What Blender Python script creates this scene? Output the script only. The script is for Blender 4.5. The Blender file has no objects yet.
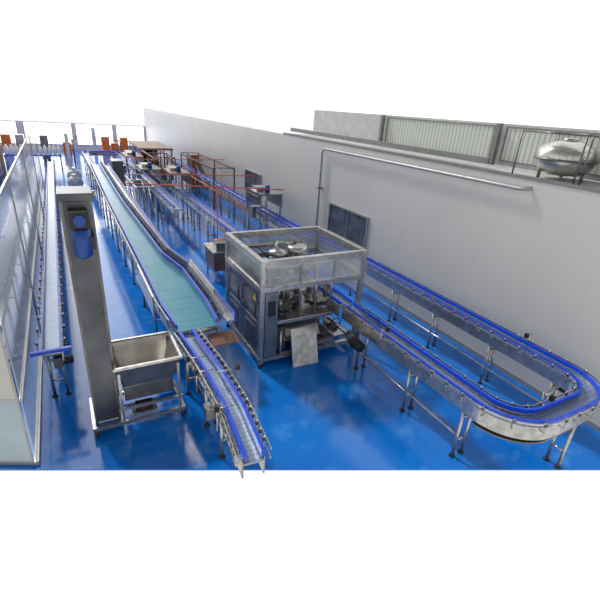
import bpy, math, random
from mathutils import Vector, Matrix
random.seed(3)
SC = bpy.context.scene; COL = SC.collection
R = math.radians

# ------------------------------------------------------------------ materials
def lin(c):
    return tuple((x/255/12.92 if x/255 <= .04045 else ((x/255+.055)/1.055)**2.4) for x in c)
def mat(name, rgb, rough=.5, metal=0., var=.12, scale=6., alpha=1., emit=0., spec=.5):
    m = bpy.data.materials.new(name); m.use_nodes = True
    nt = m.node_tree; b = nt.nodes['Principled BSDF']
    tc = nt.nodes.new('ShaderNodeTexCoord'); nz = nt.nodes.new('ShaderNodeTexNoise')
    nz.inputs['Scale'].default_value = scale; nz.inputs['Detail'].default_value = 4
    nt.links.new(tc.outputs['Object'], nz.inputs['Vector'])
    rp = nt.nodes.new('ShaderNodeValToRGB'); c = lin(rgb)
    rp.color_ramp.elements[0].position = .3; rp.color_ramp.elements[1].position = .7
    rp.color_ramp.elements[0].color = (*[x*(1-var) for x in c], 1)
    rp.color_ramp.elements[1].color = (*[min(1, x*(1+var)) for x in c], 1)
    nt.links.new(nz.outputs['Fac'], rp.inputs['Fac'])
    nt.links.new(rp.outputs['Color'], b.inputs['Base Color'])
    b.inputs['Roughness'].default_value = rough; b.inputs['Metallic'].default_value = metal
    b.inputs['Specular IOR Level'].default_value = spec
    b.inputs['Alpha'].default_value = alpha
    if emit:
        b.inputs['Emission Color'].default_value = (*c, 1); b.inputs['Emission Strength'].default_value = emit
    m['ramp'] = rp.name
    return m
def stripe(m, axis, period, width, rgb):
    nt = m.node_tree; b = nt.nodes['Principled BSDF']; rp = nt.nodes[m['ramp']]
    tc = nt.nodes.new('ShaderNodeTexCoord'); sp = nt.nodes.new('ShaderNodeSeparateXYZ')
    nt.links.new(tc.outputs['Object'], sp.inputs[0])
    d = nt.nodes.new('ShaderNodeMath'); d.operation = 'DIVIDE'; d.inputs[1].default_value = period
    nt.links.new(sp.outputs[axis], d.inputs[0])
    fr = nt.nodes.new('ShaderNodeMath'); fr.operation = 'FRACT'; nt.links.new(d.outputs[0], fr.inputs[0])
    lt = nt.nodes.new('ShaderNodeMath'); lt.operation = 'LESS_THAN'; lt.inputs[1].default_value = width
    nt.links.new(fr.outputs[0], lt.inputs[0])
    mx = nt.nodes.new('ShaderNodeMix'); mx.data_type = 'RGBA'
    nt.links.new(lt.outputs[0], mx.inputs['Factor']); nt.links.new(rp.outputs['Color'], mx.inputs['A'])
    mx.inputs['B'].default_value = (*lin(rgb), 1)
    nt.links.new(mx.outputs['Result'], b.inputs['Base Color'])
    return m
M = {}
M['steel'] = mat('steel', (182,180,177), .25, .8, .26, 9)
M['steel_dark'] = mat('steel_dark', (108,107,106), .3, .7, .25, 6)
M['steel_panel'] = mat('steel_panel', (148,146,142), .22, .8, .28, 3)
M['column'] = mat('column_steel', (90,92,96), .28, .7, .35, 2.2)
M['blue'] = mat('blue_plastic', (5,74,216), .3, 0, .1, 5)
M['belt'] = stripe(mat('slat_belt', (140,158,180), .3, .3, .1, 6), 1, .08, .12, (98,108,126))
M['teal'] = stripe(mat('teal_belt', (30,128,152), .28, 0, .16, 2.0, 1, 0, .4), 1, .25, .06, (58,152,174))
M['black'] = mat('black_plastic', (22,23,26), .45)
M['rubber'] = mat('dark_rubber', (40,42,46), .7)
M['motor'] = mat('motor_paint', (22,66,140), .35, .1)
M['wall'] = stripe(mat('wall_panel', (199,198,195), .4, 0, .04, .4), 1, 1.18, .005, (181,180,177))
M['white'] = mat('white_paint', (222,222,222), .5, 0, .03)
M['glow_clad'] = stripe(mat('glowing_cladding', (238,240,240), .5, 0, .02, 2, 1, .62), 1, .3, .12, (222,225,225))  # sheet is no lamp; emission put in to keep it near white
M['trim'] = mat('grey_trim', (126,128,128), .5, .2)
M['bandgrey'] = mat('grey_band', (188,190,188), .5, .1)
M['corr'] = stripe(mat('corrugated_sheet', (200,204,197), .4, 0, .05, 2), 1, .12, .35, (168,174,170))
M['glassdark'] = mat('dark_glass', (80,88,100), .06, 0, .45, 3)
M['lowglass'] = mat('low_glass', (190,202,208), .1, 0, .12, 1.2, .46)
M['upglass'] = mat('upper_glass', (204,202,192), .1, 0, .1, .8, .48)
M['palepanel'] = mat('pale_panel', (186,184,176), .35, 0, .05, 1)
M['paleglass'] = mat('pale_glass', (172,186,192), .12, 0, .14, 1.2, .78)
M['acrylic'] = mat('acrylic', (190,194,198), .06, 0, .15, 2, .36)
M['alu'] = mat('aluminium', (160,160,158), .4, .4)
M['red'] = mat('red_paint', (206,92,62), .5)
M['orange'] = mat('orange_plastic', (232,112,40), .5)
M['brown'] = mat('brown_panel', (126,94,80), .4, .3, .3, 2)
M['yellow'] = mat('yellow_label', (235,200,40), .5)
M['bag'] = mat('white_bag', (232,234,238), .35, 0, .06, 8)
M['bottle'] = mat('bottle_plastic', (238,240,243), .2, 0, .03)
M['winlight'] = mat('bright_window', (255,255,255), .3, 0, 0, 2, 1, 2.)
M['hose'] = mat('pale_pipe', (164,165,166), .4, .3)
M['carton'] = mat('carton', (176,142,106), .7)

def floor_mat():
    m = bpy.data.materials.new('blue_floor'); m.use_nodes = True
    nt = m.node_tree; b = nt.nodes['Principled BSDF']
    tc = nt.nodes.new('ShaderNodeTexCoord')
    n1 = nt.nodes.new('ShaderNodeTexNoise'); n1.inputs['Scale'].default_value = .5; n1.inputs['Detail'].default_value = 5
    n2 = nt.nodes.new('ShaderNodeTexNoise'); n2.inputs['Scale'].default_value = 2.6; n2.inputs['Detail'].default_value = 9
    for n in (n1, n2): nt.links.new(tc.outputs['Object'], n.inputs['Vector'])
    r1 = nt.nodes.new('ShaderNodeValToRGB')
    r1.color_ramp.elements[0].position = .3; r1.color_ramp.elements[0].color = (*lin((6,100,192)), 1)
    r1.color_ramp.elements[1].position = .72; r1.color_ramp.elements[1].color = (*lin((18,126,222)), 1)
    nt.links.new(n1.outputs['Fac'], r1.inputs['Fac'])
    r2 = nt.nodes.new('ShaderNodeValToRGB')
    r2.color_ramp.elements[0].position = .55; r2.color_ramp.elements[0].color = (0,0,0,1)
    r2.color_ramp.elements[1].position = .75; r2.color_ramp.elements[1].color = (.4,.4,.4,1)
    nt.links.new(n2.outputs['Fac'], r2.inputs['Fac'])
    mx = nt.nodes.new('ShaderNodeMix'); mx.data_type = 'RGBA'
    nt.links.new(r2.outputs['Color'], mx.inputs['Factor']); nt.links.new(r1.outputs['Color'], mx.inputs['A'])
    mx.inputs['B'].default_value = (*lin((100,172,232)), 1)
    nt.links.new(mx.outputs['Result'], b.inputs['Base Color'])
    mr = nt.nodes.new('ShaderNodeMapRange'); mr.inputs['To Min'].default_value = .05; mr.inputs['To Max'].default_value = .2
    nt.links.new(n2.outputs['Fac'], mr.inputs['Value']); nt.links.new(mr.outputs['Result'], b.inputs['Roughness'])
    b.inputs['Specular IOR Level'].default_value = .42
    return m
M['floor'] = floor_mat()

# ------------------------------------------------------------------ mesh builder
class MB:
    def __init__(s, o=(0,0,0)): s.v=[]; s.f=[]; s.s=[]; s.o=Vector(o)
    def face(s, idx, sm=False): s.f.append(idx); s.s.append(sm)
    def hexa(s, pts):
        b=len(s.v); s.v += [Vector(p) for p in pts]
        for q in ((0,3,2,1),(4,5,6,7),(0,1,5,4),(1,2,6,5),(2,3,7,6),(3,0,4,7)): s.face([b+i for i in q])
        return s
    def box(s, x0,x1,y0,y1,z0,z1):
        return s.hexa(((x0,y0,z0),(x1,y0,z0),(x1,y1,z0),(x0,y1,z0),(x0,y0,z1),(x1,y0,z1),(x1,y1,z1),(x0,y1,z1)))
    def tube(s, pts, r, n=8, sm=True):
        pts=[Vector(p) for p in pts]; rs = r if isinstance(r,(list,tuple)) else [r]*len(pts)
        b=len(s.v); prev=None
        for i,p in enumerate(pts):
            t=(pts[min(i+1,len(pts)-1)]-pts[max(i-1,0)]).normalized()
            if prev is None:
                a=Vector((0,0,1)) if abs(t.z)<.9 else Vector((1,0,0))
            else: a=prev
            nx=(a-t*a.dot(t)).normalized(); prev=nx; ny=t.cross(nx)
            for k in range(n):
                w=2*math.pi*k/n + math.pi/n
                s.v.append(p+nx*math.cos(w)*rs[i]+ny*math.sin(w)*rs[i])
        for i in range(len(pts)-1):
            for k in range(n):
                s.face([b+i*n+k,b+i*n+(k+1)%n,b+(i+1)*n+(k+1)%n,b+(i+1)*n+k],sm)
        s.face([b+k for k in range(n)][::-1]); e=b+(len(pts)-1)*n; s.face([e+k for k in range(n)])
        return s
    def lathe(s, prof, c=(0,0,0), n=20):
        c=Vector(c); b=len(s.v)
        for r,z in prof:
            for k in range(n):
                w=2*math.pi*k/n; s.v.append(c+Vector((max(r,.0005)*math.cos(w),max(r,.0005)*math.sin(w),z)))
        for i in range(len(prof)-1):
            for k in range(n):
                s.face([b+i*n+k,b+i*n+(k+1)%n,b+(i+1)*n+(k+1)%n,b+(i+1)*n+k],True)
        s.face([b+k for k in range(n)][::-1]); e=b+(len(prof)-1)*n; s.face([e+k for k in range(n)])
        return s
    def prism(s, poly, z0, z1):
        b=len(s.v); n=len(poly)
        s.v += [Vector((x,y,z0)) for x,y in poly]+[Vector((x,y,z1)) for x,y in poly]
        s.face([b+i for i in range(n)][::-1]); s.face([b+n+i for i in range(n)])
        for i in range(n): s.face([b+i,b+(i+1)%n,b+n+(i+1)%n,b+n+i])
        return s
    def sweep(s, path, prof, ws=None):
        b=len(s.v); n=len(prof); P=[Vector(p) for p in path]
        for i,p in enumerate(P):
            t=P[min(i+1,len(P)-1)]-P[max(i-1,0)]; t.z=0; t.normalize(); nx,ny=-t.y,t.x
            k=ws(p.y) if ws else 1
            for o,z in prof:
                o2=math.copysign(abs(o)-.43*(1-k),o) if ws else o
                s.v.append(Vector((p.x+nx*o2,p.y+ny*o2,z+p.z)))
        for i in range(len(P)-1):
            for k in range(n):
                s.face([b+i*n+k,b+(i+1)*n+k,b+(i+1)*n+(k+1)%n,b+i*n+(k+1)%n])
        s.face([b+k for k in range(n)]); e=b+(len(P)-1)*n; s.face([e+k for k in range(n)][::-1])
        return s
    def mesh(s, name, m):
        me=bpy.data.meshes.new(name); me.from_pydata([tuple(p-s.o) for p in s.v],[],s.f)
        me.polygons.foreach_set('use_smooth', s.s); me.update(); me.materials.append(m)
        return me
    def build(s, name, m, parent=None, bevel=0):
        o=bpy.data.objects.new(name, s.mesh(name,m)); COL.objects.link(o)
        if parent is not None: o.parent=parent
        else: o.location=s.o
        if bevel:
            md=o.modifiers.new('Bevel','BEVEL'); md.width=bevel; md.segments=2; md.limit_method='ANGLE'
        return o
def tag(o,label=None,cat=None,group=None,kind=None):
    if label: o['label']=label
    if cat: o['category']=cat
    if group: o['group']=group
    if kind: o['kind']=kind
    return o
def thing(name,label,cat,loc=(0,0,0),group=None):
    o=bpy.data.objects.new(name,None); COL.objects.link(o); o.location=loc; o.empty_display_size=.1
    return tag(o,label,cat,group)
def inst(name, me, parent, loc, rz=0):
    o=bpy.data.objects.new(name,me); COL.objects.link(o); o.parent=parent; o.location=loc; o.rotation_euler=(0,0,rz); return o
def copy_tree(o,parent=None):
    c=o.copy(); COL.objects.link(c)
    if parent: c.parent=parent
    for ch in list(o.children): copy_tree(ch,c)
    return c
def struct(name,mb,m,parent=None,bevel=0):
    o=mb.build(name,m,parent,bevel)
    if parent is None: o['kind']='structure'
    return o

# ------------------------------------------------------------------ setting
struct('floor', MB().prism([(9.2,.9),(9.2,47),(-7,47),(-7,8.235)], -.02, 0), M['floor'])
WX=7.6; YE=15.6
struct('wall_right', MB().box(WX,WX+.1,1.4,46,0,3.86), M['wall'])
struct('trim_1', MB().box(WX-.015,WX+.115,1.4,YE,3.86,3.92), M['trim'])
struct('baseboard_right', MB().box(WX-.02,WX,1.4,46,0,.1), M['alu'])
struct('ceiling', MB().box(WX+.115,8.9,1.4,YE,3.86,3.895), M['bandgrey'])
struct('wall_right_upper', MB().box(8.9,9.0,1.4,YE,3.9,4.78), M['bandgrey'])
struct('wall_right_glow_cladding', MB().box(8.9,9.0,1.4,YE,4.78,8.5), M['glow_clad'])  # added self-lit surface above the windows, fills the upper right with near-white
edges=[2.2,4.2,7.0,11.2]
for i in range(len(edges)-1):
    w=struct('window_%d'%(i+3), MB().box(8.87,8.9,edges[i]+.18,edges[i+1]-.18,4.02,4.7), M['corr'])
    f=MB()
    for z in (3.99,4.7): f.box(8.85,8.9,edges[i]+.14,edges[i+1]-.14,z,z+.03)
    for y in (edges[i]+.14,edges[i+1]-.18): f.box(8.85,8.9,y,y+.04,4.02,4.7)
    f.build('window_frame',M['trim'],w)
for i,y in enumerate(edges):
    struct('trim_%d'%(i+2), MB().box(8.74,8.84,y-.05,y+.05,3.9,4.78), M['trim'])
struct('trim_10', MB().box(7.9,8.0,6.4,YE,3.98,4.1), M['trim'])
for i,(y0,y1) in enumerate(((9.75,11.8),(17.6,19.4))):
    w=struct('window_%d'%(i+1), MB().box(WX-.02,WX+.0,y0,y1,1.15,2.02), M['glassdark'])
    f=MB(); f.box(WX-.05,WX,y0-.05,y1+.05,2.02,2.07).box(WX-.05,WX,y0-.05,y1+.05,1.1,1.15)
    for y in (y0-.05,y1): f.box(WX-.05,WX,y,y+.05,1.15,2.02)
    f.box(WX-.03,WX,(y0+y1)/2-.015,(y0+y1)/2+.015,1.15,2.02)
    f.build('window_frame',M['alu'],w)
struct('wall_far', MB().box(-7,9.2,46,46.2,0,2.3), M['white'])
for i,(x0,x1) in enumerate(((-5.5,-3),(-2.4,1.2),(1.6,4.6),(5.0,7.4))):
    w=struct('window_%d'%(i+20), MB().box(x0,x1,45.95,46,.5,2.2), M['winlight'])
    f=MB()
    for x in (x0-.06,(x0+x1)/2-.03,x1): f.box(x,x+.06,45.92,46,.44,2.2)
    f.box(x0,x1,45.92,46,.44,.5)
    f.build('window_frame',M['white'],w)
struct('wall_left', MB().box(-7.1,-7,8.4,46,0,2.2), M['white'])
PX=-.9; PY=5.56; PE=24.0; PT=3.3
pw=struct('wall_partition', MB().box(PX-.03,PX+.03,PY,PE,0,.06), M['alu'])
fr=MB()
for z in (1.1,PT): fr.box(PX-.02,PX+.02,PY,PE,z,z+.04)
for y in (9.5,14.2,19,23.9): fr.box(PX-.018,PX+.018,y,y+.05,.06,PT)
fr.build('window_frame',M['alu'],pw)
MB().box(PX-.008,PX+.008,PY,PE-.1,.06,1.1).build('lower_pane',M['lowglass'],pw)
MB().box(PX-.008,PX+.008,PY,PE-.1,1.14,PT).build('upper_pane',M['upglass'],pw)
def seg(x0,x1,z0,z1,t=.02):
    yf=lambda x: 5.56-.4527*(x-PX)
    return MB().prism([(x0,yf(x0)),(x1,yf(x1)),(x1,yf(x1)+t),(x0,yf(x0)+t)],z0,z1)
rw=struct('wall_front_left', seg(-2.6,PX-.03,0,.06,.04), M['alu'])
seg(-2.6,PX-.06,.06,1.1).build('lower_pane',M['paleglass'],rw)
seg(-2.6,PX-.06,1.14,PT).build('upper_panel',M['palepanel'],rw)
f=MB()
for a in ((-2.6,PX-.06,1.1,1.14),(PX-.06,PX-.03,.06,PT)):
    g=seg(*a,.03); b0=len(f.v); f.v+=g.v
    for q,sm in zip(g.f,g.s): f.face([b0+i for i in q],sm)
f.build('window_frame',M['alu'],rw)

# ------------------------------------------------------------------ conveyors
def V3(p):
    return Vector((p[0],p[1],p[2] if len(p)>2 else 0))
def fillet(pts,r,n=9):
    P=[V3(p) for p in pts]; out=[P[0]]
    for i in range(1,len(P)-1):
        a=(P[i-1]-P[i]).normalized(); b=(P[i+1]-P[i]).normalized()
        ang=math.acos(max(-1,min(1,a.dot(b))))
        d=r/math.tan(ang/2); s=P[i]+a*d; e=P[i]+b*d
        c=P[i]+(a+b).normalized()*(r/math.sin(ang/2))
        a0=math.atan2(s.y-c.y,s.x-c.x); a1=math.atan2(e.y-c.y,e.x-c.x); da=(a1-a0+math.pi)%(2*math.pi)-math.pi
        for k in range(n+1): out.append(Vector((c.x+r*math.cos(a0+da*k/n),c.y+r*math.sin(a0+da*k/n),0)))
    out.append(P[-1]); return out
def at(path,s):
    for i in range(len(path)-1):
        d=path[i+1]-path[i]; L=d.length
        if s<=L or i==len(path)-2:
            t=d.normalized(); p=path[i]+t*s; t=Vector((t.x,t.y,0)).normalized(); return p,t
        s-=L
def length(path): return sum((path[i+1]-path[i]).length for i in range(len(path)-1))

BR=MB().tube([(0,0,-.03),(.05,0,-.03),(.05,0,.14)],.01,6).tube([(-.03,0,.095),(.07,0,.095)],.009,6).mesh('rail_bracket',M['steel'])
KN=MB().box(.034,.066,-.018,.018,.075,.115).mesh('knob',M['black'])
LEGC={}
def leg_mesh(h):
    k=round(h,2)
    if k not in LEGC: LEGC[k]=MB().tube([(0,0,.06),(0,0,h)],.027,8).mesh('leg',M['steel'])
    return LEGC[k]
FT=MB().lathe([(.05,0),(.05,.015),(.02,.03),(.014,.07)],n=10).mesh('foot',M['black'])
def conveyor(name,label,path,z=1.05,w=.32,legs=(),belt=None,step=.5,bs=None,group=None,fh=.15,cat='conveyor',rails=(1,-1),rail_h=.06,thick=.026,ws=None,lip=.025,fm_='steel'):
    path=[V3(p) for p in path]; root=thing(name,label,cat,(path[0].x,path[0].y,0),group); O=root.location.copy()
    h=w/2
    MB(O).sweep(path,[(h-.02,z),(-h+.02,z),(-h+.02,z-.03),(h-.02,z-.03)],ws).build('belt',belt or M['belt'],root)
    for s in (1,-1):
        MB(O).sweep(path,[(s*h,z+lip),(s*(h-.018),z+lip),(s*(h-.018),z-fh),(s*h,z-fh)][::s],ws).build('side_frame',M[fm_],root)
    for s in rails:
        MB(O).sweep(path,[(s*(h-.008),z+.06+rail_h),(s*(h-.008-thick),z+.06+rail_h),(s*(h-.008-thick),z+.05),(s*(h-.008),z+.05)][::s],ws).build('guide_rail',M['blue'],root)
    L=length(path)
    hh=lambda p: h-(.43*(1-ws(p.y)) if ws else 0)
    if step:
        for sd in rails:
            s=bs if bs is not None else step*.5
            while s<L-.12:
                p,t=at(path,s); n=Vector((-t.y,t.x,0))*sd; q=p+n*hh(p)
                a=math.atan2(n.y,n.x)
                b=inst('rail_bracket',BR,root,(q.x-O.x,q.y-O.y,z+p.z),a); inst('knob',KN,b,(0,0,0)); s+=step
    for s in legs:
        p,t=at(path,s); n=Vector((-t.y,t.x,0)); g=hh(p)-.05
        for sd in (1,-1):
            q=p+n*sd*g
            l=inst('leg',leg_mesh(z+p.z-fh+.05),root,(q.x-O.x,q.y-O.y,0)); inst('foot',FT,l,(0,0,0))
        a=p+n*g; c=p-n*g
        MB(O).tube([(a.x,a.y,.32),(c.x,c.y,.32)],.018,6).build('cross_bar',M['steel'],root)
        MB(O).tube([(a.x,a.y,z+p.z-fh-.12),(c.x,c.y,z+p.z-fh-.12)],.022,6).build('cross_bar',M['steel'],root)
    return root
def motor(root,p,axis=(1,0,0),r=.09,l=.3,m='motor',name='drive_motor'):
    O=root.location; p=Vector(p); a=Vector(axis)
    mo=MB(O).tube([p,p+a*.05,p+a*.06,p+a*l,p+a*(l+.02)],[r*.8,r,r,r,r*.7],14).build(name,M[m],root)
    MB(O).box(p.x-.07,p.x+.07,p.y-.07,p.y+.07,p.z-.09,p.z+.09).build('gearbox',M['steel_dark'],mo)
    return mo

LX,RX,FY=4.84,6.9,2.44
loop=fillet([(LX,6.5),(LX,FY),(RX,FY),(RX,8.45)],.62,12)
lc=conveyor('loop_conveyor','U-shaped stainless bottle conveyor with blue guide rails looping out from the filling machine',loop,1.08,.29,
   legs=(.65,2.1,3.28,5.05,6.3,7.6,9.1,10.5),step=.31,fh=.2,rail_h=.06,thick=.03,fm_='steel')
O=lc.location
for (y0,y1,x) in ((3.3,5.9,LX),(3.2,8.2,RX)):
    MB(O).tube([(x,y0,.32),(x,y1,.32)],.02,8).build('stretcher',M['steel'],lc)
motor(lc,(LX-.3,5.85,.72),(0,-1,0),.1,.32,'black')
motor(lc,(LX-.1,6.15,.62),(1,0,0),.08,.26)
MB(O).sweep(loop[1:-1],[(.1,.80),(-.1,.80),(-.1,.775),(.1,.775)]).build('drip_tray',M['steel_dark'],lc)
for s in (1,-1):
    MB(O).sweep(loop,[(s*.2,1.2),(s*.188,1.2),(s*.188,1.175),(s*.2,1.175)][::s]).build('outer_bar',M['steel'],lc)
for s,sd in ((1.4,1),(4.6,-1),(7.1,1)):
    p,t=at(loop,s); n=Vector((-t.y,t.x,0))*sd; q=p-n*.24
    MB(O).tube([(q.x,q.y,.95),(q.x,q.y,1.32)],.012,6).tube([(q.x,q.y,1.3),(q.x+n.x*.12,q.y+n.y*.12,1.3)],.012,6).build('sensor_stand',M['steel'],lc)
    MB(O).box(q.x+n.x*.12-.03,q.x+n.x*.12+.03,q.y+n.y*.12-.03,q.y+n.y*.12+.03,1.26,1.34).build('sensor',M['black'],lc)

pa=fillet([(RX,8.5),(RX,9.6),(6.6,12.2),(6.55,31.5)],.8,5)
conveyor('wall_side_conveyor','long straight blue-railed conveyor receding along the right wall behind the filling machine',pa,1.08,.32,
   legs=[.6+1.9*i for i in range(12)],step=.6,rail_h=.065,thick=.034)
conveyor('infeed_conveyor','straight blue-railed conveyor feeding the back of the filling machine from the far enclosed machine',[(4.5,8.75),(4.5,26.8)],1.08,.32,
   legs=[.5+1.9*i for i in range(10)],step=.6,rail_h=.065,thick=.034)
pd=fillet([(1.5,6.6),(1.58,5.4),(1.58,4.4),(1.49,3.46)],2.0,5)
nc=conveyor('outfeed_conveyor','narrow curving conveyor with tall blue rails at the bottom edge below the turquoise belt',pd,1.0,.28,legs=(.25,1.2,1.95),step=.15,rail_h=.1,thick=.04,fh=.22,fm_='steel_panel')
O=nc.location
motor(nc,(1.86,6.05,.78),(0,-1,0),.07,.2,'black')
MB(O).box(1.32,1.44,4.8,4.98,.62,.8).build('junction_box',M['steel_dark'],nc)
MB(O).tube([(1.55,6.4,.3),(1.58,5.3,.3),(1.58,4.7,.3)],.02,8).build('stretcher',M['steel'],nc)
for s in (1,-1):
    for o_,z_ in ((.215,1.16),(.215,1.02)):
        MB(O).sweep(pd,[(s*o_,z_),(s*(o_-.015),z_),(s*(o_-.015),z_-.03),(s*o_,z_-.03)][::s]).build('outer_bar',M['steel'],nc)
for (x,y) in ((1.28,5.6),(1.3,5.2),(1.9,5.1),(1.32,4.3)):
    MB(O).tube([(x,y,.85),(x,y,1.24)],.012,6).tube([(x,y,1.2),(1.55,y,1.2)],.01,6).build('sensor_stand',M['steel'],nc)
    MB(O).box(x-.025,x+.025,y-.03,y+.03,1.17,1.26).build('sensor',M['black'],nc)
def wsf(y):
    K=[(6.7,.84),(7.6,.98),(9.4,.96),(10.6,.7),(16,.5),(24.5,.4)]
    if y<=K[0][0]: return K[0][1]
    for (a,p),(b_,q) in zip(K,K[1:]):
        if y<=b_: return p+(q-p)*(y-a)/(b_-a)
    return K[-1][1]
bp=[(1.74,6.72,0),(1.74,7.6,0),(1.74,9.4,.02),(1.62,10.6,.06),(1.48,16,.26),(1.44,24.0,.55)]
tb=conveyor('belt_conveyor','wide turquoise belt conveyor with blue side rails rising away down the middle left',bp,1.08,.92,
   legs=[.5+1.55*i for i in range(11)],belt=M['teal'],step=.55,fh=.22,rail_h=.08,thick=.034,ws=wsf)
O=tb.location
MB(O).tube([(1.40,6.74,1.03),(2.08,6.74,1.03)],.05,14).build('end_roller',M['steel'],tb)
for s in (1,-1):
    MB(O).sweep(bp,[(s*.57,1.34),(s*.55,1.34),(s*.47,1.1),(s*.49,1.1)][::s],wsf).build('side_guard',M['steel_panel'],tb)
    MB(O).sweep(bp[1:3],[(s*.61,1.42),(s*.58,1.42),(s*.58,1.0),(s*.61,1.0)][::s],wsf).build('end_guard',M['steel'],tb)
MB(O).sweep([(2.42,6.9,0),(2.42,9.5,.02),(2.12,11,.06),(1.92,23.8,.55)],[(.08,1.04),(-.08,1.04),(-.08,1.0),(.08,1.0)]).build('side_ledge',M['steel'],tb)
MB(O).sweep([(2.51,6.9,0),(2.51,9.5,.02),(2.21,11,.06),(2.01,23.8,.55)],[(.014,1.17),(-.014,1.17),(-.014,1.02),(.014,1.02)]).build('guide_rail',M['blue'],tb)
MB(O).hexa([(1.9,6.35,.86),(2.4,6.35,.86),(2.4,6.7,.92),(1.9,6.7,.92),(1.9,6.35,.88),(2.4,6.35,.88),(2.4,6.7,.94),(1.9,6.7,.94)]).build('discharge_tray',M['brown'],tb)
pf=fillet([(1.44,24.4),(1.44,33),(3.5,33),(3.5,15.5)],.8,8)
conveyor('return_loop_conveyor','narrow blue-railed conveyor making a far U-turn beyond the turquoise belt',pf,1.2,.34,legs=[.6+2.2*i for i in range(12)],step=.9,rail_h=.07,thick=.04)
lf=conveyor('partition_conveyor','long conveyor with black rail clamps running beside the glass partition on the left',[(-.56,6.85),(-.56,30)],1.0,.3,
    legs=[.3+1.8*i for i in range(12)],step=.48,rail_h=.05)
MB(lf.location).box(-.84,-.28,6.76,6.82,1.06,1.12).build('end_stop',M['blue'],lf)
motor(lf,(-.5,6.98,.78),(1,0,0),.07,.2,'black')
conveyor('bottle_conveyor','flat steel conveyor behind the glass partition carrying a row of white bottles',[(-1.5,8.2),(-1.5,30)],1.0,.3,legs=[.5+2.4*i for i in range(9)],step=0,rails=(),lip=-.002)

# ------------------------------------------------------------------ filling machine
X0,X1,Y0,Y1,ZT=2.9,5.24,6.6,8.6,2.25
fm=thing('filling_machine','large stainless bottle filling machine with open steel top frame in the middle of the floor','filling machine',(X0,Y0,0)); O=fm.location
for x in (X0,X1-.09):
    for y in (Y0,Y1-.09):
        p=MB(O).box(x,x+.09,y,y+.09,.08,ZT).build('corner_post',M['steel'],fm,.006)
        MB(O).lathe([(.06,0),(.06,.02),(.025,.035),(.02,.09)],(x+.045,y+.045,0),12).build('foot',M['black'],p)
def ring(z0,z1,t,name,m):
    b=MB(O); e=.004
    b.box(X0-e,X1+e,Y0-e,Y0+t,z0,z1); b.box(X0-e,X1+e,Y1-t,Y1+e,z0,z1)
    b.box(X0-e,X0+t,Y0+t,Y1-t,z0,z1); b.box(X1-t,X1+e,Y0+t,Y1-t,z0,z1)
    return b.build(name,M[m],fm)
ring(2.14,2.26,.1,'top_rail','steel'); ring(1.64,1.74,.07,'upper_rail','steel'); ring(.14,.22,.08,'base_rail','steel')
for a in ((X0+.09,X1-.09,Y0+.03,Y0+.042),(X0+.09,X1-.09,Y1-.042,Y1-.03),(X1-.042,X1-.03,Y0+.09,Y1-.09)):
    MB(O).box(*a,1.74,2.14).build('clear_panel',M['acrylic'],fm)
MB(O).box(X1-.042,X1-.03,Y0+.09,Y1-.09,1.3,1.64).build('clear_panel',M['acrylic'],fm)
MB(O).box(X0+.02,X0+.04,Y0+.09,Y1-.09,1.74,2.14).build('side_panel',M['steel_panel'],fm)
for q in (.36,.68):
    x=X0+(X1-X0)*q; MB(O).box(x-.025,x+.025,Y0+.005,Y0+.065,1.74,2.14).build('frame_bar',M['steel'],fm)
for y0,y1 in ((Y0+.1,(Y0+Y1)/2-.01),((Y0+Y1)/2+.01,Y1-.1)):
    d=MB(O); xx0,xx1=X0+.01,X0+.04
    d.box(xx0,xx1,y0,y1,.24,.96).box(xx0,xx1,y0,y1,1.56,1.63).box(xx0,xx1,y0,y0+.12,.96,1.56).box(xx0,xx1,y1-.12,y1,.96,1.56)
    dd=d.build('door',M['steel_panel'],fm)
    MB(O).box(X0+.018,X0+.03,y0+.12,y1-.12,.96,1.56).build('window',M['glassdark'],dd)
    MB(O).tube([(X0+.01,y0+.05,1.1),(X0-.03,y0+.05,1.1),(X0-.03,y0+.05,1.4),(X0+.01,y0+.05,1.4)],.012,6).build('handle',M['black'],dd)
    MB(O).box(X0+.004,X0+.01,y0+.2,y1-.2,.34,.82).build('vent',M['steel_dark'],dd)
ws=MB(O); ws.v+= [Vector((X0-.006,Y0+.2,1.4)),Vector((X0-.006,Y0+.36,1.4)),Vector((X0-.006,Y0+.28,1.54))]; ws.face([0,2,1])
ws.build('warning_sticker',M['yellow'],fm)
MB(O).box(X0+.1,X0+.36,Y0-.012,Y0+.03,.24,1.63).build('front_post_panel',M['steel_panel'],fm)
MB(O).box(X0+.16,X0+.3,Y0-.035,Y0-.012,1.15,1.45).build('control_box',M['black'],fm)
MB(O).box(X0+.06,X1-.62,Y0+.1,Y1-.1,.86,.94).build('bed',M['steel'],fm,.01)
MB(O).box(X0+.4,X1-.75,Y0+.4,Y1-.15,.24,.86).build('base_cabinet',M['steel_panel'],fm)
MB(O).box(LX-.13,LX+.13,Y0-.02,Y1-.05,1.05,1.08).build('transfer_belt',M['belt'],fm)
for s in (-1,1):
    MB(O).box(LX+s*.15-.01,LX+s*.15+.01,Y0-.02,Y1-.05,.86,1.1).build('transfer_side',M['steel'],fm)
    MB(O).box(LX+s*.13-.018,LX+s*.13+.018,Y0-.02,Y1-.05,1.13,1.2).build('transfer_rail',M['blue'],fm)
MB(O).hexa([(3.45,Y0+.02,.5),(4.3,Y0+.02,.5),(4.3,Y0+.39,.24),(3.45,Y0+.39,.24),(3.45,Y0+.02,.52),(4.3,Y0+.02,.52),(4.3,Y0+.39,.85),(3.45,Y0+.39,.85)]).build('front_cover',M['steel_panel'],fm)
MB(O).box(3.3,3.5,Y0+.08,Y0+.32,.3,.8).build('valve_box',M['steel_dark'],fm)
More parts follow.
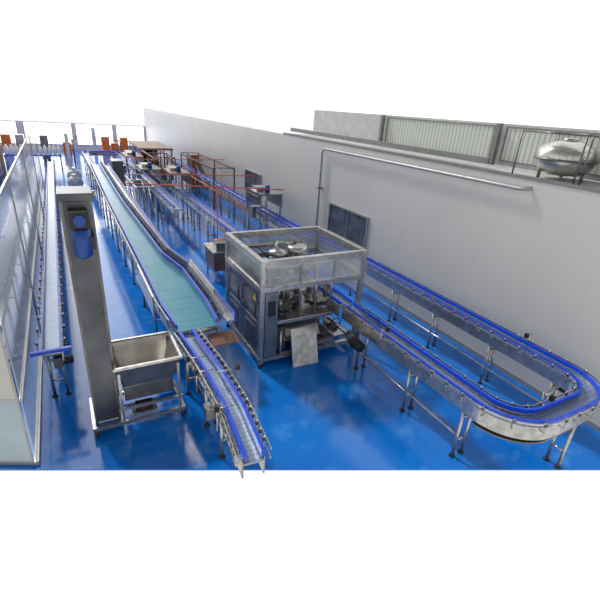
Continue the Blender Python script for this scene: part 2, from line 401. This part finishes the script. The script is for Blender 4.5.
MB(O).tube([(3.38,Y0+.04,.75),(3.38,Y0+.04,.25),(3.9,Y0+.04,.22)],.025,8).build('drain_pipe',M['steel'],fm)
cx,cy=3.75,7.7
MB(O).lathe([(.16,.94),(.16,1.2),(.11,1.25),(.11,1.95),(.2,1.97),(.2,2.05),(.05,2.08)],(cx,cy,0),20).build('centre_column',M['steel'],fm)
MB(O).lathe([(.55,1.04),(.57,1.05),(.57,1.08),(.55,1.09)],(cx,cy,0),32).build('carousel_plate',M['steel_panel'],fm)
MB(O).lathe([(.3,1.5),(.56,1.5),(.58,1.52),(.58,1.66),(.55,1.69),(.2,1.72)],(cx,cy,0),32).build('filler_bowl',M['steel_panel'],fm)
for k in range(16):
    a=2*math.pi*k/16; px,py=cx+.5*math.cos(a),cy+.5*math.sin(a)
    MB(O).tube([(px,py,1.5),(px,py,1.4),(px,py,1.39),(px,py,1.26)],[.035,.035,.018,.015],8).build('filling_valve',M['steel'],fm)
    MB(O).tube([(px,py,1.69),(px,py,1.82)],.022,8).build('valve_cap',M['black'],fm)
    MB(O).box(px-.05,px+.05,py-.05,py+.05,1.09,1.11).build('bottle_seat',M['steel_dark'],fm)
def star(c,r,z,n,m):
    poly=[]
    for k in range(n*6):
        a=2*math.pi*k/(n*6); ph=(k%6); rr=r*(1 if ph in(0,1,5) else (.9 if ph in(2,4) else .8)); poly.append((c[0]+rr*math.cos(a),c[1]+rr*math.sin(a)))
    MB(O).prism(poly,z,z+.02).build('star_wheel',M[m],fm)
    MB(O).tube([(c[0],c[1],.94),(c[0],c[1],z+.12)],.04,10).build('star_shaft',M['steel'],fm)
for zz_ in (1.06,1.16):
    star((4.38,7.05),.27,zz_,10,'steel_panel'); star((4.3,8.1),.28,zz_,10,'steel_panel'); star((3.5,6.98),.26,zz_,10,'steel_panel')
MB(O).lathe([(.1,1.22),(.2,1.24),(.2,1.42),(.11,1.46),(.11,1.72),(.17,1.74),(.17,1.84),(.06,1.87)],(4.15,7.3,0),20).build('capping_head',M['steel'],fm)
for k in range(6):
    a=2*math.pi*k/6; px,py=4.15+.16*math.cos(a),7.3+.16*math.sin(a)
    MB(O).tube([(px,py,1.24),(px,py,1.08)],[.03,.02],8).build('capping_chuck',M['steel_dark'],fm)
for (px,py) in ((3.2,6.9),(3.2,8.3),(4.55,8.3),(4.58,6.8),(3.85,6.8),(4.2,6.78)):
    MB(O).tube([(px,py,.94),(px,py,2.02)],.026,8).build('lift_rod',M['steel'],fm)
for (x,y,z) in ((3.3,6.85,1.3),(4.05,6.82,1.4),(4.62,7.5,1.35),(3.55,6.8,1.35),(4.4,6.76,1.3)):
    MB(O).tube([(x,y,z),(x,y,z+.3)],.045,10).build('air_cylinder',M['steel_dark'],fm)
MB(O).tube([(cx,cy,2.06),(cx,cy+.1,2.14),(cx+.2,cy+.4,2.1),(cx+.3,Y1-.1,2.0)],.03,8).build('feed_pipe',M['hose'],fm)
for (a,b_) in (((3.3,7.0,2.0),(3.62,7.62,1.72)),((4.1,7.2,1.9),(3.85,7.62,1.75)),((4.5,8.2,2.0),(3.9,7.85,1.74)),((3.25,8.2,2.0),(3.65,7.8,1.74))):
    a=Vector(a); b_=Vector(b_); mid=(a+b_)/2+Vector((0,0,.16))
    MB(O).tube([a,(a+mid)/2+Vector((0,0,.05)),mid,(b_+mid)/2+Vector((0,0,.03)),b_],.016,6).build('hose',M['black'],fm)
MB(O).box(3.1,4.6,8.2,8.3,1.98,2.04).build('cross_beam',M['steel'],fm)
MB(O).box(3.1,4.7,6.78,6.83,2.0,2.05).build('cross_beam',M['steel'],fm)
MB(O).box(3.0,3.3,7.7,8.2,1.7,2.0).build('valve_manifold',M['steel_dark'],fm)
MB(O).box(3.05,3.4,7.1,7.5,1.75,2.0).build('pneumatic_box',M['steel'],fm)
MB(O).lathe([(.22,1.7),(.24,1.72),(.24,2.0),(.2,2.04)],(4.35,7.95,0),20).build('cap_bowl',M['steel'],fm)
MB(O).box(4.2,4.42,7.6,7.8,1.6,1.95).build('cap_chute',M['steel_panel'],fm)
MB(O).tube([(3.15,8.4,2.0),(4.6,8.4,2.0)],.03,8).build('manifold_pipe',M['steel'],fm)
hw=MB(O)
hw.tube([(4.62+.12*math.cos(a),Y0-.03,.72+.12*math.sin(a)) for a in [2*math.pi*k/16 for k in range(17)]],.012,6)
hw.tube([(4.62,Y0-.03,.72),(4.62,Y0+.3,.72)],.018,8).tube([(4.5,Y0-.03,.72),(4.74,Y0-.03,.72)],.01,6)
hw.build('hand_wheel',M['black'],fm)
for x,zz in ((4.55,.38),(4.8,.42)):
    MB(O).tube([(x,Y0+.25,zz),(x,Y0+.6,zz)],[.1,.1],14).build('motor',M['steel_dark'],fm)
MB(O).box(4.4,5.05,Y0+.2,Y0+.75,.22,.27).build('motor_shelf',M['steel'],fm)
pn=MB((3.62,6.3,0)).hexa([(3.56,6.38,.0),(4.14,6.36,.0),(4.14,6.38,.0),(3.56,6.40,.0),(3.56,6.57,.78),(4.14,6.57,.78),(4.14,6.59,.78),(3.56,6.59,.78)])
tag(pn.build('cover_sheet',M['steel']),'flat steel cover sheet leaning against the front foot of the filling machine','metal sheet')

# ------------------------------------------------------------------ cap elevator
ce=thing('cap_elevator','tall dark steel elevator column with a wide hopper on a wheeled base','elevator',(-.13,5.85,0)); O=ce.location
cx0,cx1,cy0,cy1=-.1,.27,5.9,6.4
MB(O).box(cx0+.03,cx1-.03,cy0+.02,cy1,.2,3.62).build('column',M['column'],ce)
for x in (cx0,cx1-.035): MB(O).box(x,x+.035,cy0,cy1+.01,.12,3.66).build('column_side',M['steel_dark'],ce)
hb=MB(O).box(cx0-.01,cx1+.02,cy0-.005,cy1+.02,3.58,3.68).build('head_box',M['column'],ce,.01)
MB(O).tube([(cx1+.02,6.15,3.62),(cx1+.06,6.15,3.62)],.05,14).build('bearing',M['steel'],hb)
mb_=MB(O).box(-.02,.2,cy0-.2,cy0+.0,3.28,3.5).build('gearbox',M['black'],ce,.015)
mo=MB(O).tube([(.09,cy0-.13,3.28),(.09,cy0-.13,3.26),(.09,cy0-.13,2.94),(.09,cy0-.13,2.9)],[.07,.11,.11,.06],14).build('drive_motor',M['motor'],ce)
MB(O).box(.16,.24,cy0-.19,cy0-.07,3.02,3.18).build('terminal_box',M['black'],mo)
MB(O).tube([(.09,cy0-.2,3.39),(.09,cy0-.23,3.39)],.07,14).build('shaft_cover',M['motor'],mb_)
hx0,hx1,hy0,hy1=.25,1.22,5.78,6.64
b=MB(O); t=.02
def wallq(a,bb,c,d,n):
    a,bb,c,d=map(Vector,(a,bb,c,d)); n=Vector(n)*t
    b.hexa([a,bb,bb+n,a+n,d,c,c+n,d+n])
lo=(.36,1.1,5.9,6.52,.74); zt=1.14
wallq((lo[0],lo[2],lo[4]),(lo[1],lo[2],lo[4]),(hx1,hy0,zt),(hx0,hy0,zt),(0,1,0))
wallq((lo[0],lo[3],lo[4]),(lo[1],lo[3],lo[4]),(hx1,hy1,zt),(hx0,hy1,zt),(0,-1,0))
wallq((lo[0],lo[2],lo[4]),(lo[0],lo[3],lo[4]),(hx0,hy1,zt),(hx0,hy0,zt),(1,0,0))
wallq((lo[1],lo[2],lo[4]),(lo[1],lo[3],lo[4]),(hx1,hy1,zt),(hx1,hy0,zt),(-1,0,0))
b.box(lo[0],lo[1],lo[2],lo[3],lo[4]-.02,lo[4])
hp=b.build('hopper',M['steel_panel'],ce)
r=MB(O); r.box(hx0-.02,hx1+.02,hy0-.02,hy0+.02,zt-.01,zt+.03).box(hx0-.02,hx1+.02,hy1-.02,hy1+.02,zt-.01,zt+.03)
r.box(hx0-.02,hx0+.02,hy0+.02,hy1-.02,zt-.01,zt+.03).box(hx1-.02,hx1+.02,hy0+.02,hy1-.02,zt-.01,zt+.03)
r.build('hopper_rim',M['steel'],hp)
for x in (hx0+.05,hx1-.05):
    for y in (hy0+.05,hy1-.05): MB(O).box(x-.02,x+.02,y-.02,y+.02,.18,1.1).build('hopper_leg',M['steel'],ce)
MB(O).box(.36,1.1,5.92,6.5,.46,.72).build('base_box',M['steel_dark'],ce,.01)
bf=MB(O)
for y in (5.82,6.6): bf.box(-.15,1.25,y-.025,y+.025,.12,.18)
for x in (-.15,.24,1.2): bf.box(x,x+.05,5.85,6.57,.12,.18)
bf.box(.24,1.22,5.8,5.84,.38,.42).box(.24,1.22,6.58,6.62,.38,.42)
bf.build('base_frame',M['steel'],ce)
for x in (-.1,1.2):
    for y in (5.82,6.6):
        MB(O).tube([(x-.02,y,.05),(x+.02,y,.05)],.05,14).build('caster',M['black'],ce)
        MB(O).box(x-.03,x+.03,y-.025,y+.025,.06,.12).build('caster_bracket',M['steel_dark'],ce)
MB(O).tube([(.5,5.95,.3),(.75,5.95,.3)],.085,14).build('vibrator_motor',M['rubber'],ce)
MB(O).box(.44,.82,5.87,6.03,.18,.22).build('motor_plate',M['steel'],ce)

# ------------------------------------------------------------------ pipes
wp=[(WX-.1,12.45,.0),(WX-.1,12.45,3.54),(WX-.1,12.40,3.63),(WX-.1,12.28,3.67),(WX-.1,5.2,3.69),(WX-.08,5.1,3.71),(WX-.03,5.06,3.72),(WX+.0,5.05,3.72)]
w=thing('wall_pipe','pale steel pipe rising up the right wall and bending to run along its top','pipe',(WX-.1,12.45,0))
MB(w.location).tube(wp,.036,10).build('pipe',M['hose'],w)
for z in (1.0,2.4): MB(w.location).box(WX-.17,WX,12.38,12.52,z,z+.04).build('clamp',M['steel_dark'],w)
def redpipe(px,y,x0,x1,z0,z1,label):
    rp=thing('red_pipe',label,'pipe',(px,y,0)); zm=z0+(z1-z0)*(px-x0)/(x1-x0)
    MB(rp.location).tube([(x0,y,z0),(px,y,zm),(x1,y,z1)],.018,8).build('pipe',M['red'],rp)
    MB(rp.location).tube([(px,y,0.02),(px,y,zm)],.018,8).build('post',M['red'],rp)
    MB(rp.location).box(px-.1,px+.1,y-.1,y+.1,0,.02).build('base_plate',M['red'],rp)
redpipe(4.1,12.9,1.4,6.4,2.6,2.3,'thin red pipe nearest the filling machine, held across the conveyors on a red post')
redpipe(5.6,17.0,2.8,7.3,2.2,2.1,'second thin red pipe crossing over the conveyors farther from the filling machine')
redpipe(5.6,21.5,2.8,7.3,2.2,2.2,'farthest thin red pipe crossing over the conveyors near the brown machines')
rl=thing('pipe_run','thin orange-red pipe running lengthwise above the floor between the two far conveyors','pipe',(5.4,13.5,0))
MB(rl.location).tube([(5.4,13.5,1.5),(5.4,26.5,1.5)],.022,8).build('pipe',M['red'],rl)
for y in (13.6,18.0,22.9,26.4): MB(rl.location).tube([(5.4,y,0),(5.4,y,1.5)],.014,8).build('post',M['steel'],rl)

# ------------------------------------------------------------------ small machines along the lines
pt=thing('pump_trolley','small brown drive cabinet with an orange motor on top beside the infeed conveyor','cabinet',(3.7,11.6,0)); O=pt.location
MB(O).box(3.45,4.05,11.2,12.1,.35,.9).build('cabinet',M['brown'],pt,.01)
for x in (3.5,4.0):
    for y in (11.25,12.05): MB(O).tube([(x,y,0),(x,y,.36)],.025,8).build('leg',M['steel'],pt)
MB(O).box(3.4,4.1,11.15,12.15,.9,.94).build('top',M['steel'],pt)
MB(O).box(3.55,3.85,11.3,11.6,.94,1.15).build('control_box',M['steel_dark'],pt)
MB(O).tube([(3.65,11.85,1.03),(3.95,11.85,1.03)],.09,14).build('motor',M['orange'],pt)
def tunnel(x,y0,y1,label,m='brown'):
    t=thing('inspection_tunnel',label,'machine',(x,y0,0)); O=t.location
    for sx in (-.4,.4):
        for y in (y0+.05,y1-.05): MB(O).box(x+sx-.03,x+sx+.03,y-.03,y+.03,0,1.4).build('leg',M['steel'],t)
    MB(O).box(x-.45,x-.4,y0,y1,1.4,1.85).box(x+.4,x+.45,y0,y1,1.4,1.85).box(x-.45,x+.45,y0,y1,1.85,1.9).build('hood',M[m],t)
    MB(O).box(x-.47,x-.45,y0+.15,y1-.15,1.48,1.78).build('window',M['glassdark'],t)
    MB(O).tube([(x,y0+.4,1.9),(x,y0+.4,2.15)],.1,12).build('motor',M['motor'],t)
    MB(O).box(x-.3,x+.1,y0+.7,y1-.2,1.9,2.02).build('cable_box',M['steel'],t)
    MB(O).box(x-.62,x-.47,y0+.3,y0+.6,1.0,1.4).build('control_box',M['steel_panel'],t)
tunnel(4.5,19.2,20.9,'brown hooded tunnel straddling the infeed conveyor nearest the camera')
tunnel(3.5,25,27.2,'brown hooded tunnel straddling the far return conveyor beyond the turquoise belt')
tunnel(6.56,14.2,15.6,'bright steel hooded tunnel nearest the filling machine, along the right wall','steel_panel')
tunnel(3.5,20.4,22,'dark steel hooded tunnel straddling the return conveyor beside the turquoise belt','steel_dark')
def frame(x0,x1,y0,y1,zt,label,m):
    t=thing('support_frame',label,'frame',((x0+x1)/2,y0,0)); O=t.location; k=.03
    ys=[y0,(y0+y1)/2,y1]
    for x in (x0,x1):
        for y in ys: MB(O).box(x-k,x+k,y-k,y+k,0,zt).build('post',M[m],t)
        MB(O).box(x-k,x+k,y0,y1,zt,zt+.06).build('rail',M[m],t)
        MB(O).tube([(x,y0,.3),(x,ys[1],zt-.1)],.016,6).build('brace',M[m],t)
        MB(O).tube([(x,ys[1],.3),(x,y1,zt-.1)],.016,6).build('brace',M[m],t)
    for y in ys: MB(O).box(x0,x1,y-k,y+k,zt+.06,zt+.1).build('cross_beam',M[m],t)
frame(4.0,5.0,22.4,26.0,2.1,'brown steel frame of posts and beams standing over the infeed conveyor','brown')
frame(6.05,7.05,19.5,25.5,2.0,'brown steel frame of posts and beams standing over the conveyor along the right wall','brown')
frame(2.3,2.95,16.8,19.8,1.7,'grey steel frame of posts and beams standing beside the turquoise belt','steel')
frame(.9,4.0,35.5,38.5,1.7,'brown steel frame of posts and beams beyond the far conveyor U-turn','brown')
def cabinet(x,y,label,m):
    t=thing('electrical_cabinet',label,'cabinet',(x,y,0)); O=t.location
    MB(O).box(x-.25,x+.25,y-.5,y+.5,.1,1.8).build('body',M[m],t,.01)
    MB(O).box(x-.22,x+.22,y-.46,y+.46,0,.1).build('plinth',M['black'],t)
    for s in (-1,1):
        d=MB(O).box(x-.27,x-.25,y+(-.48 if s<0 else .01),y+(-.01 if s<0 else .48),.14,1.76).build('door',M[m],t)
        MB(O).box(x-.29,x-.27,y+s*.05-.015,y+s*.05+.015,.9,1.1).build('handle',M['black'],d)
cabinet(7.25,27.5,'brown electrical cabinet against the right wall beyond its small dark window','brown')
cabinet(-2.7,11.5,'nearest steel cabinet seen behind the glass partition','steel_panel')
cabinet(-2.8,15.5,'farther steel cabinet behind the glass partition, before the vats','steel_panel')
cabinet(2.5,24.5,'steel cabinet standing between the turquoise belt and the far return conveyor','steel_dark')
cabinet(-.9,38.5,'dark steel cabinet standing behind the far blue bottle table','steel_dark')
cabinet(-2.4,38.5,'bright steel cabinet standing behind the far blue bottle table','steel_panel')

# ------------------------------------------------------------------ tanks over the wall
def tank(y,label,X=8.2,k=1.0):
    t=thing('steel_tank',label,'tank',(X,y,3.9)); O=t.location
    P=[(.04,.06),(.24,.08),(.4,.14),(.5,.27),(.52,.4),(.49,.51),(.38,.6),(.2,.66),(.08,.67)]
    MB(O).lathe([(r*k,3.9+z*k) for r,z in P],(X,y,0),30).build('vessel',M['steel'],t)
    MB(O).lathe([(.525*k,3.9+.33*k),(.535*k,3.9+.35*k),(.525*k,3.9+.37*k)],(X,y,0),30).build('rim',M['steel_dark'],t)
    MB(O).lathe([(.12*k,3.9+.65*k),(.12*k,3.9+.7*k),(.05*k,3.9+.72*k)],(X,y,0),16).build('lid',M['steel_panel'],t)
    for q in range(3):
        a=2*math.pi*q/3+.5; MB(O).tube([(X+.4*k*math.cos(a),y+.4*k*math.sin(a),3.9),(X+.4*k*math.cos(a),y+.4*k*math.sin(a),3.9+.24*k)],.03,8).build('leg',M['steel_dark'],t)
    fr=MB(O)
    for sx in (-.56,.56):
        for sy in (-.6,.6): fr.tube([(X+sx,y+sy,3.9),(X+sx,y+sy,4.7)],.016,8)
        fr.tube([(X+sx,y-.6,4.69),(X+sx,y+.6,4.69)],.016,8)
    for sy in (-.6,.6): fr.tube([(X-.56,y+sy,4.69),(X+.56,y+sy,4.69)],.016,8)
    fr.build('pipe_frame',M['steel_dark'],t)
tank(4.95,'round stainless tank standing above the top of the right wall, whole in view')
tank(3.68,'round stainless tank above the right wall cut off by the right edge',8.25,1.03)

# ------------------------------------------------------------------ far machine
em=thing('enclosed_machine','dark brown framed machine standing at the far end of the infeed conveyor','machine',(5,29,0)); O=em.location
MB(O).box(4.1,5.9,27,31.5,.3,1.0).build('base',M['brown'],em)
for x in (4.1,5.82):
    for y in (27,29.2,31.42): MB(O).box(x,x+.08,y,y+.08,0,2.05).build('post',M['steel_dark'],em)
MB(O).box(4.05,5.95,26.95,31.55,2.05,2.15).build('roof',M['brown'],em)
MB(O).box(4.13,4.15,27.1,31.4,1.05,2.0).build('window',M['glassdark'],em)
MB(O).box(4.2,5.8,31.3,31.32,1.05,2.0).build('back_panel',M['brown'],em)
MB(O).lathe([(.5,1.0),(.5,1.5),(.2,1.55),(.2,1.95)],(5,29.2,0),20).build('turret',M['steel'],em)
for (x,y,l) in ((2.6,40.5,'white steel column standing on the floor near the bright far windows'),(.5,33.6,'white steel column nearer the camera beside the far conveyor U-turn')):
    c=MB((x,y,0)).box(x-.06,x+.06,y-.1,y+.1,.02,2.3).box(x-.11,x+.11,y-.12,y-.1,.02,2.3).box(x-.11,x+.11,y+.1,y+.12,.02,2.3).box(x-.2,x+.2,y-.2,y+.2,0,.02)
    tag(c.build('steel_column',M['white']),l,'column')
tt=thing('bottle_table','long low blue table carrying white bottles at the far left','table',(-1.6,34,0)); O=tt.location
MB(O).box(-3.2,.1,33.5,34.7,.88,.94).build('table_top',M['blue'],tt)
for x in (-3.1,0):
    for y in (33.6,34.6): MB(O).tube([(x,y,0),(x,y,.88)],.04,8).build('leg',M['steel'],tt)
bm=MB().lathe([(.1,0),(.11,.02),(.11,.34),(.08,.44),(.045,.48),(.045,.56)],n=12).mesh('bottle',M['bottle'])
for i in range(12):
    for j in range(2):
        o=bpy.data.objects.new('bottle',bm); COL.objects.link(o); o.location=(-3.0+.27*i,33.8+.6*j,.94)
        tag(o,'white plastic bottle standing in rows on the far blue table','bottle','bottles on the far blue table')
for i in range(40):
    o=bpy.data.objects.new('bottle',bm); COL.objects.link(o); o.location=(-1.5,9.8+.48*i,1.0)
    tag(o,'white plastic bottle riding in a row on the conveyor behind the glass partition','bottle','bottles on the conveyor behind the partition')
def sack(x,y,s,label):
    b=MB((x,y,0)); n=16; prof=[(.28,0),(.42,.08),(.46,.3),(.4,.55),(.22,.68),(.09,.74),(.14,.84)]
    b.lathe([(r_*s,z*s) for r_,z in prof],(x,y,0),n)
    for v in b.v:
        a=math.atan2(v.y-y,v.x-x); k=1+.09*math.sin(3*a+x)+.06*math.sin(5*a+v.z*6); v.x=x+(v.x-x)*k; v.y=y+(v.y-y)*k
    tag(b.build('plastic_sack',M['bag']),label,'sack')
sack(.5,27.0,.85,'nearer white tied plastic sack on the floor just left of the far conveyor')
sack(.55,29.5,.85,'farther white tied plastic sack on the floor just left of the far conveyor')
def vat(x,y,s,label):
    t=thing('mixing_vat',label,'vat',(x,y,0)); O=t.location
    MB(O).lathe([(.3*s,.35),(.62*s,.6),(.65*s,.62),(.65*s,1.6),(.6*s,1.66),(.2*s,1.85),(.1*s,1.88)],(x,y,0),24).build('vessel',M['steel'],t)
    MB(O).tube([(x,y,1.88),(x,y,2.15)],.12*s,12).build('motor',M['motor'],t)
    for q in range(3):
        a=2*math.pi*q/3; MB(O).tube([(x+.5*s*math.cos(a),y+.5*s*math.sin(a),0),(x+.5*s*math.cos(a),y+.5*s*math.sin(a),.62)],.04,8).build('leg',M['steel_dark'],t)
vat(-3.3,21,1,'nearest stainless vat seen through the glass partition')
vat(-3.4,24.5,1,'middle stainless vat of three behind the glass partition')
vat(-3.5,28,1,'farthest stainless vat of three behind the glass partition')
cm=MB().box(-.33,.33,-.4,.4,0,.55).box(-.33,.33,-.03,.03,.55,.553).mesh('carton',M['carton'])
for k in range(3):
    for i in range(2):
        o=bpy.data.objects.new('carton',cm); COL.objects.link(o); o.location=(-4.2+.8*i,32,.56*k)
        tag(o,'brown carton in the stack on the floor at the far left','carton','cartons stacked at the far left')
cr=thing('plastic_crate','orange plastic crate in the far stacks by the windows','crate',(3.6,42.5,0),'orange crates stacked by the far windows'); O=cr.location
bb=MB(O); bb.box(3.3,3.9,42.1,42.9,0,.03)
bb.box(3.3,3.33,42.1,42.9,.03,.45).box(3.87,3.9,42.1,42.9,.03,.45).box(3.33,3.87,42.1,42.13,.03,.45).box(3.33,3.87,42.87,42.9,.03,.45)
bb.build('body',M['orange'],cr)
MB(O).box(3.28,3.92,42.08,42.92,.45,.49).build('lid',M['orange'],cr)
for i,h in enumerate((3,2,3,0,0,2,3,3)):
    xs=(3.6,4.35,5.1,0,0,.6,-3.6,-4.4)[i]
    for k in range(h):
        if i==0 and k==0: continue
        c=copy_tree(cr); c.location=(xs,42.5,.49*k)

# ------------------------------------------------------------------ light, world, camera
wd=bpy.data.worlds.new('World'); SC.world=wd; wd.use_nodes=True
nt=wd.node_tree; bg=nt.nodes['Background']
tc=nt.nodes.new('ShaderNodeTexCoord'); sp=nt.nodes.new('ShaderNodeSeparateXYZ'); nt.links.new(tc.outputs['Generated'],sp.inputs[0])
z1=nt.nodes.new('ShaderNodeMapRange'); z1.inputs['From Min'].default_value=.26; z1.inputs['From Max'].default_value=.6
z1.inputs['To Min'].default_value=1.0; z1.inputs['To Max'].default_value=.3
nt.links.new(sp.outputs['Z'],z1.inputs['Value'])
dp=nt.nodes.new('ShaderNodeVectorMath'); dp.operation='DOT_PRODUCT'; dp.inputs[1].default_value=Vector((-.18,.85,.52)).normalized()
nt.links.new(tc.outputs['Generated'],dp.inputs[0])
z2=nt.nodes.new('ShaderNodeMapRange'); z2.inputs['From Min'].default_value=.9; z2.inputs['From Max'].default_value=.985
z2.inputs['To Min'].default_value=0; z2.inputs['To Max'].default_value=3.2
nt.links.new(dp.outputs['Value'],z2.inputs['Value'])
ad=nt.nodes.new('ShaderNodeMath'); ad.operation='ADD'; nt.links.new(z1.outputs['Result'],ad.inputs[0]); nt.links.new(z2.outputs['Result'],ad.inputs[1])
bg.inputs[0].default_value=(1,1,1,1); nt.links.new(ad.outputs[0],bg.inputs[1])
sun=bpy.data.lights.new('sun','SUN'); sun.energy=1.9; sun.angle=R(5); sun.color=(1,.96,.9)
so=bpy.data.objects.new('sun',sun); COL.objects.link(so)
so.rotation_euler=Vector((.22,-.8,-.8)).to_track_quat('-Z','Y').to_euler()
so.location=(0,10,12)
ar=bpy.data.lights.new('far_daylight','AREA'); ar.shape='RECTANGLE'; ar.size=12; ar.size_y=4; ar.energy=500
ao=bpy.data.objects.new('far_daylight',ar); COL.objects.link(ao); ao.location=(-1,44.5,5.5)
ao.rotation_euler=Vector((.35,-1,-.25)).to_track_quat('-Z','Y').to_euler()

yaw,pit,rol,f=R(29.53),R(24.23),R(4.0),425
hd=Vector((math.sin(yaw),math.cos(yaw),0)); r0=Vector((math.cos(yaw),-math.sin(yaw),0)); zz=Vector((0,0,1))
F=hd*math.cos(pit)-zz*math.sin(pit); U0=hd*math.sin(pit)+zz*math.cos(pit)
Rr=r0*math.cos(rol)+U0*math.sin(rol); U=U0*math.cos(rol)-r0*math.sin(rol)
cam=bpy.data.cameras.new('camera'); co=bpy.data.objects.new('camera',cam); COL.objects.link(co)
cam.sensor_width=36; cam.lens=f/600*36; cam.clip_end=300
co.matrix_world=Matrix(((Rr.x,U.x,-F.x,0),(Rr.y,U.y,-F.y,0),(Rr.z,U.z,-F.z,4.8),(0,0,0,1)))
SC.camera=co
SC.view_settings.view_transform='Standard'
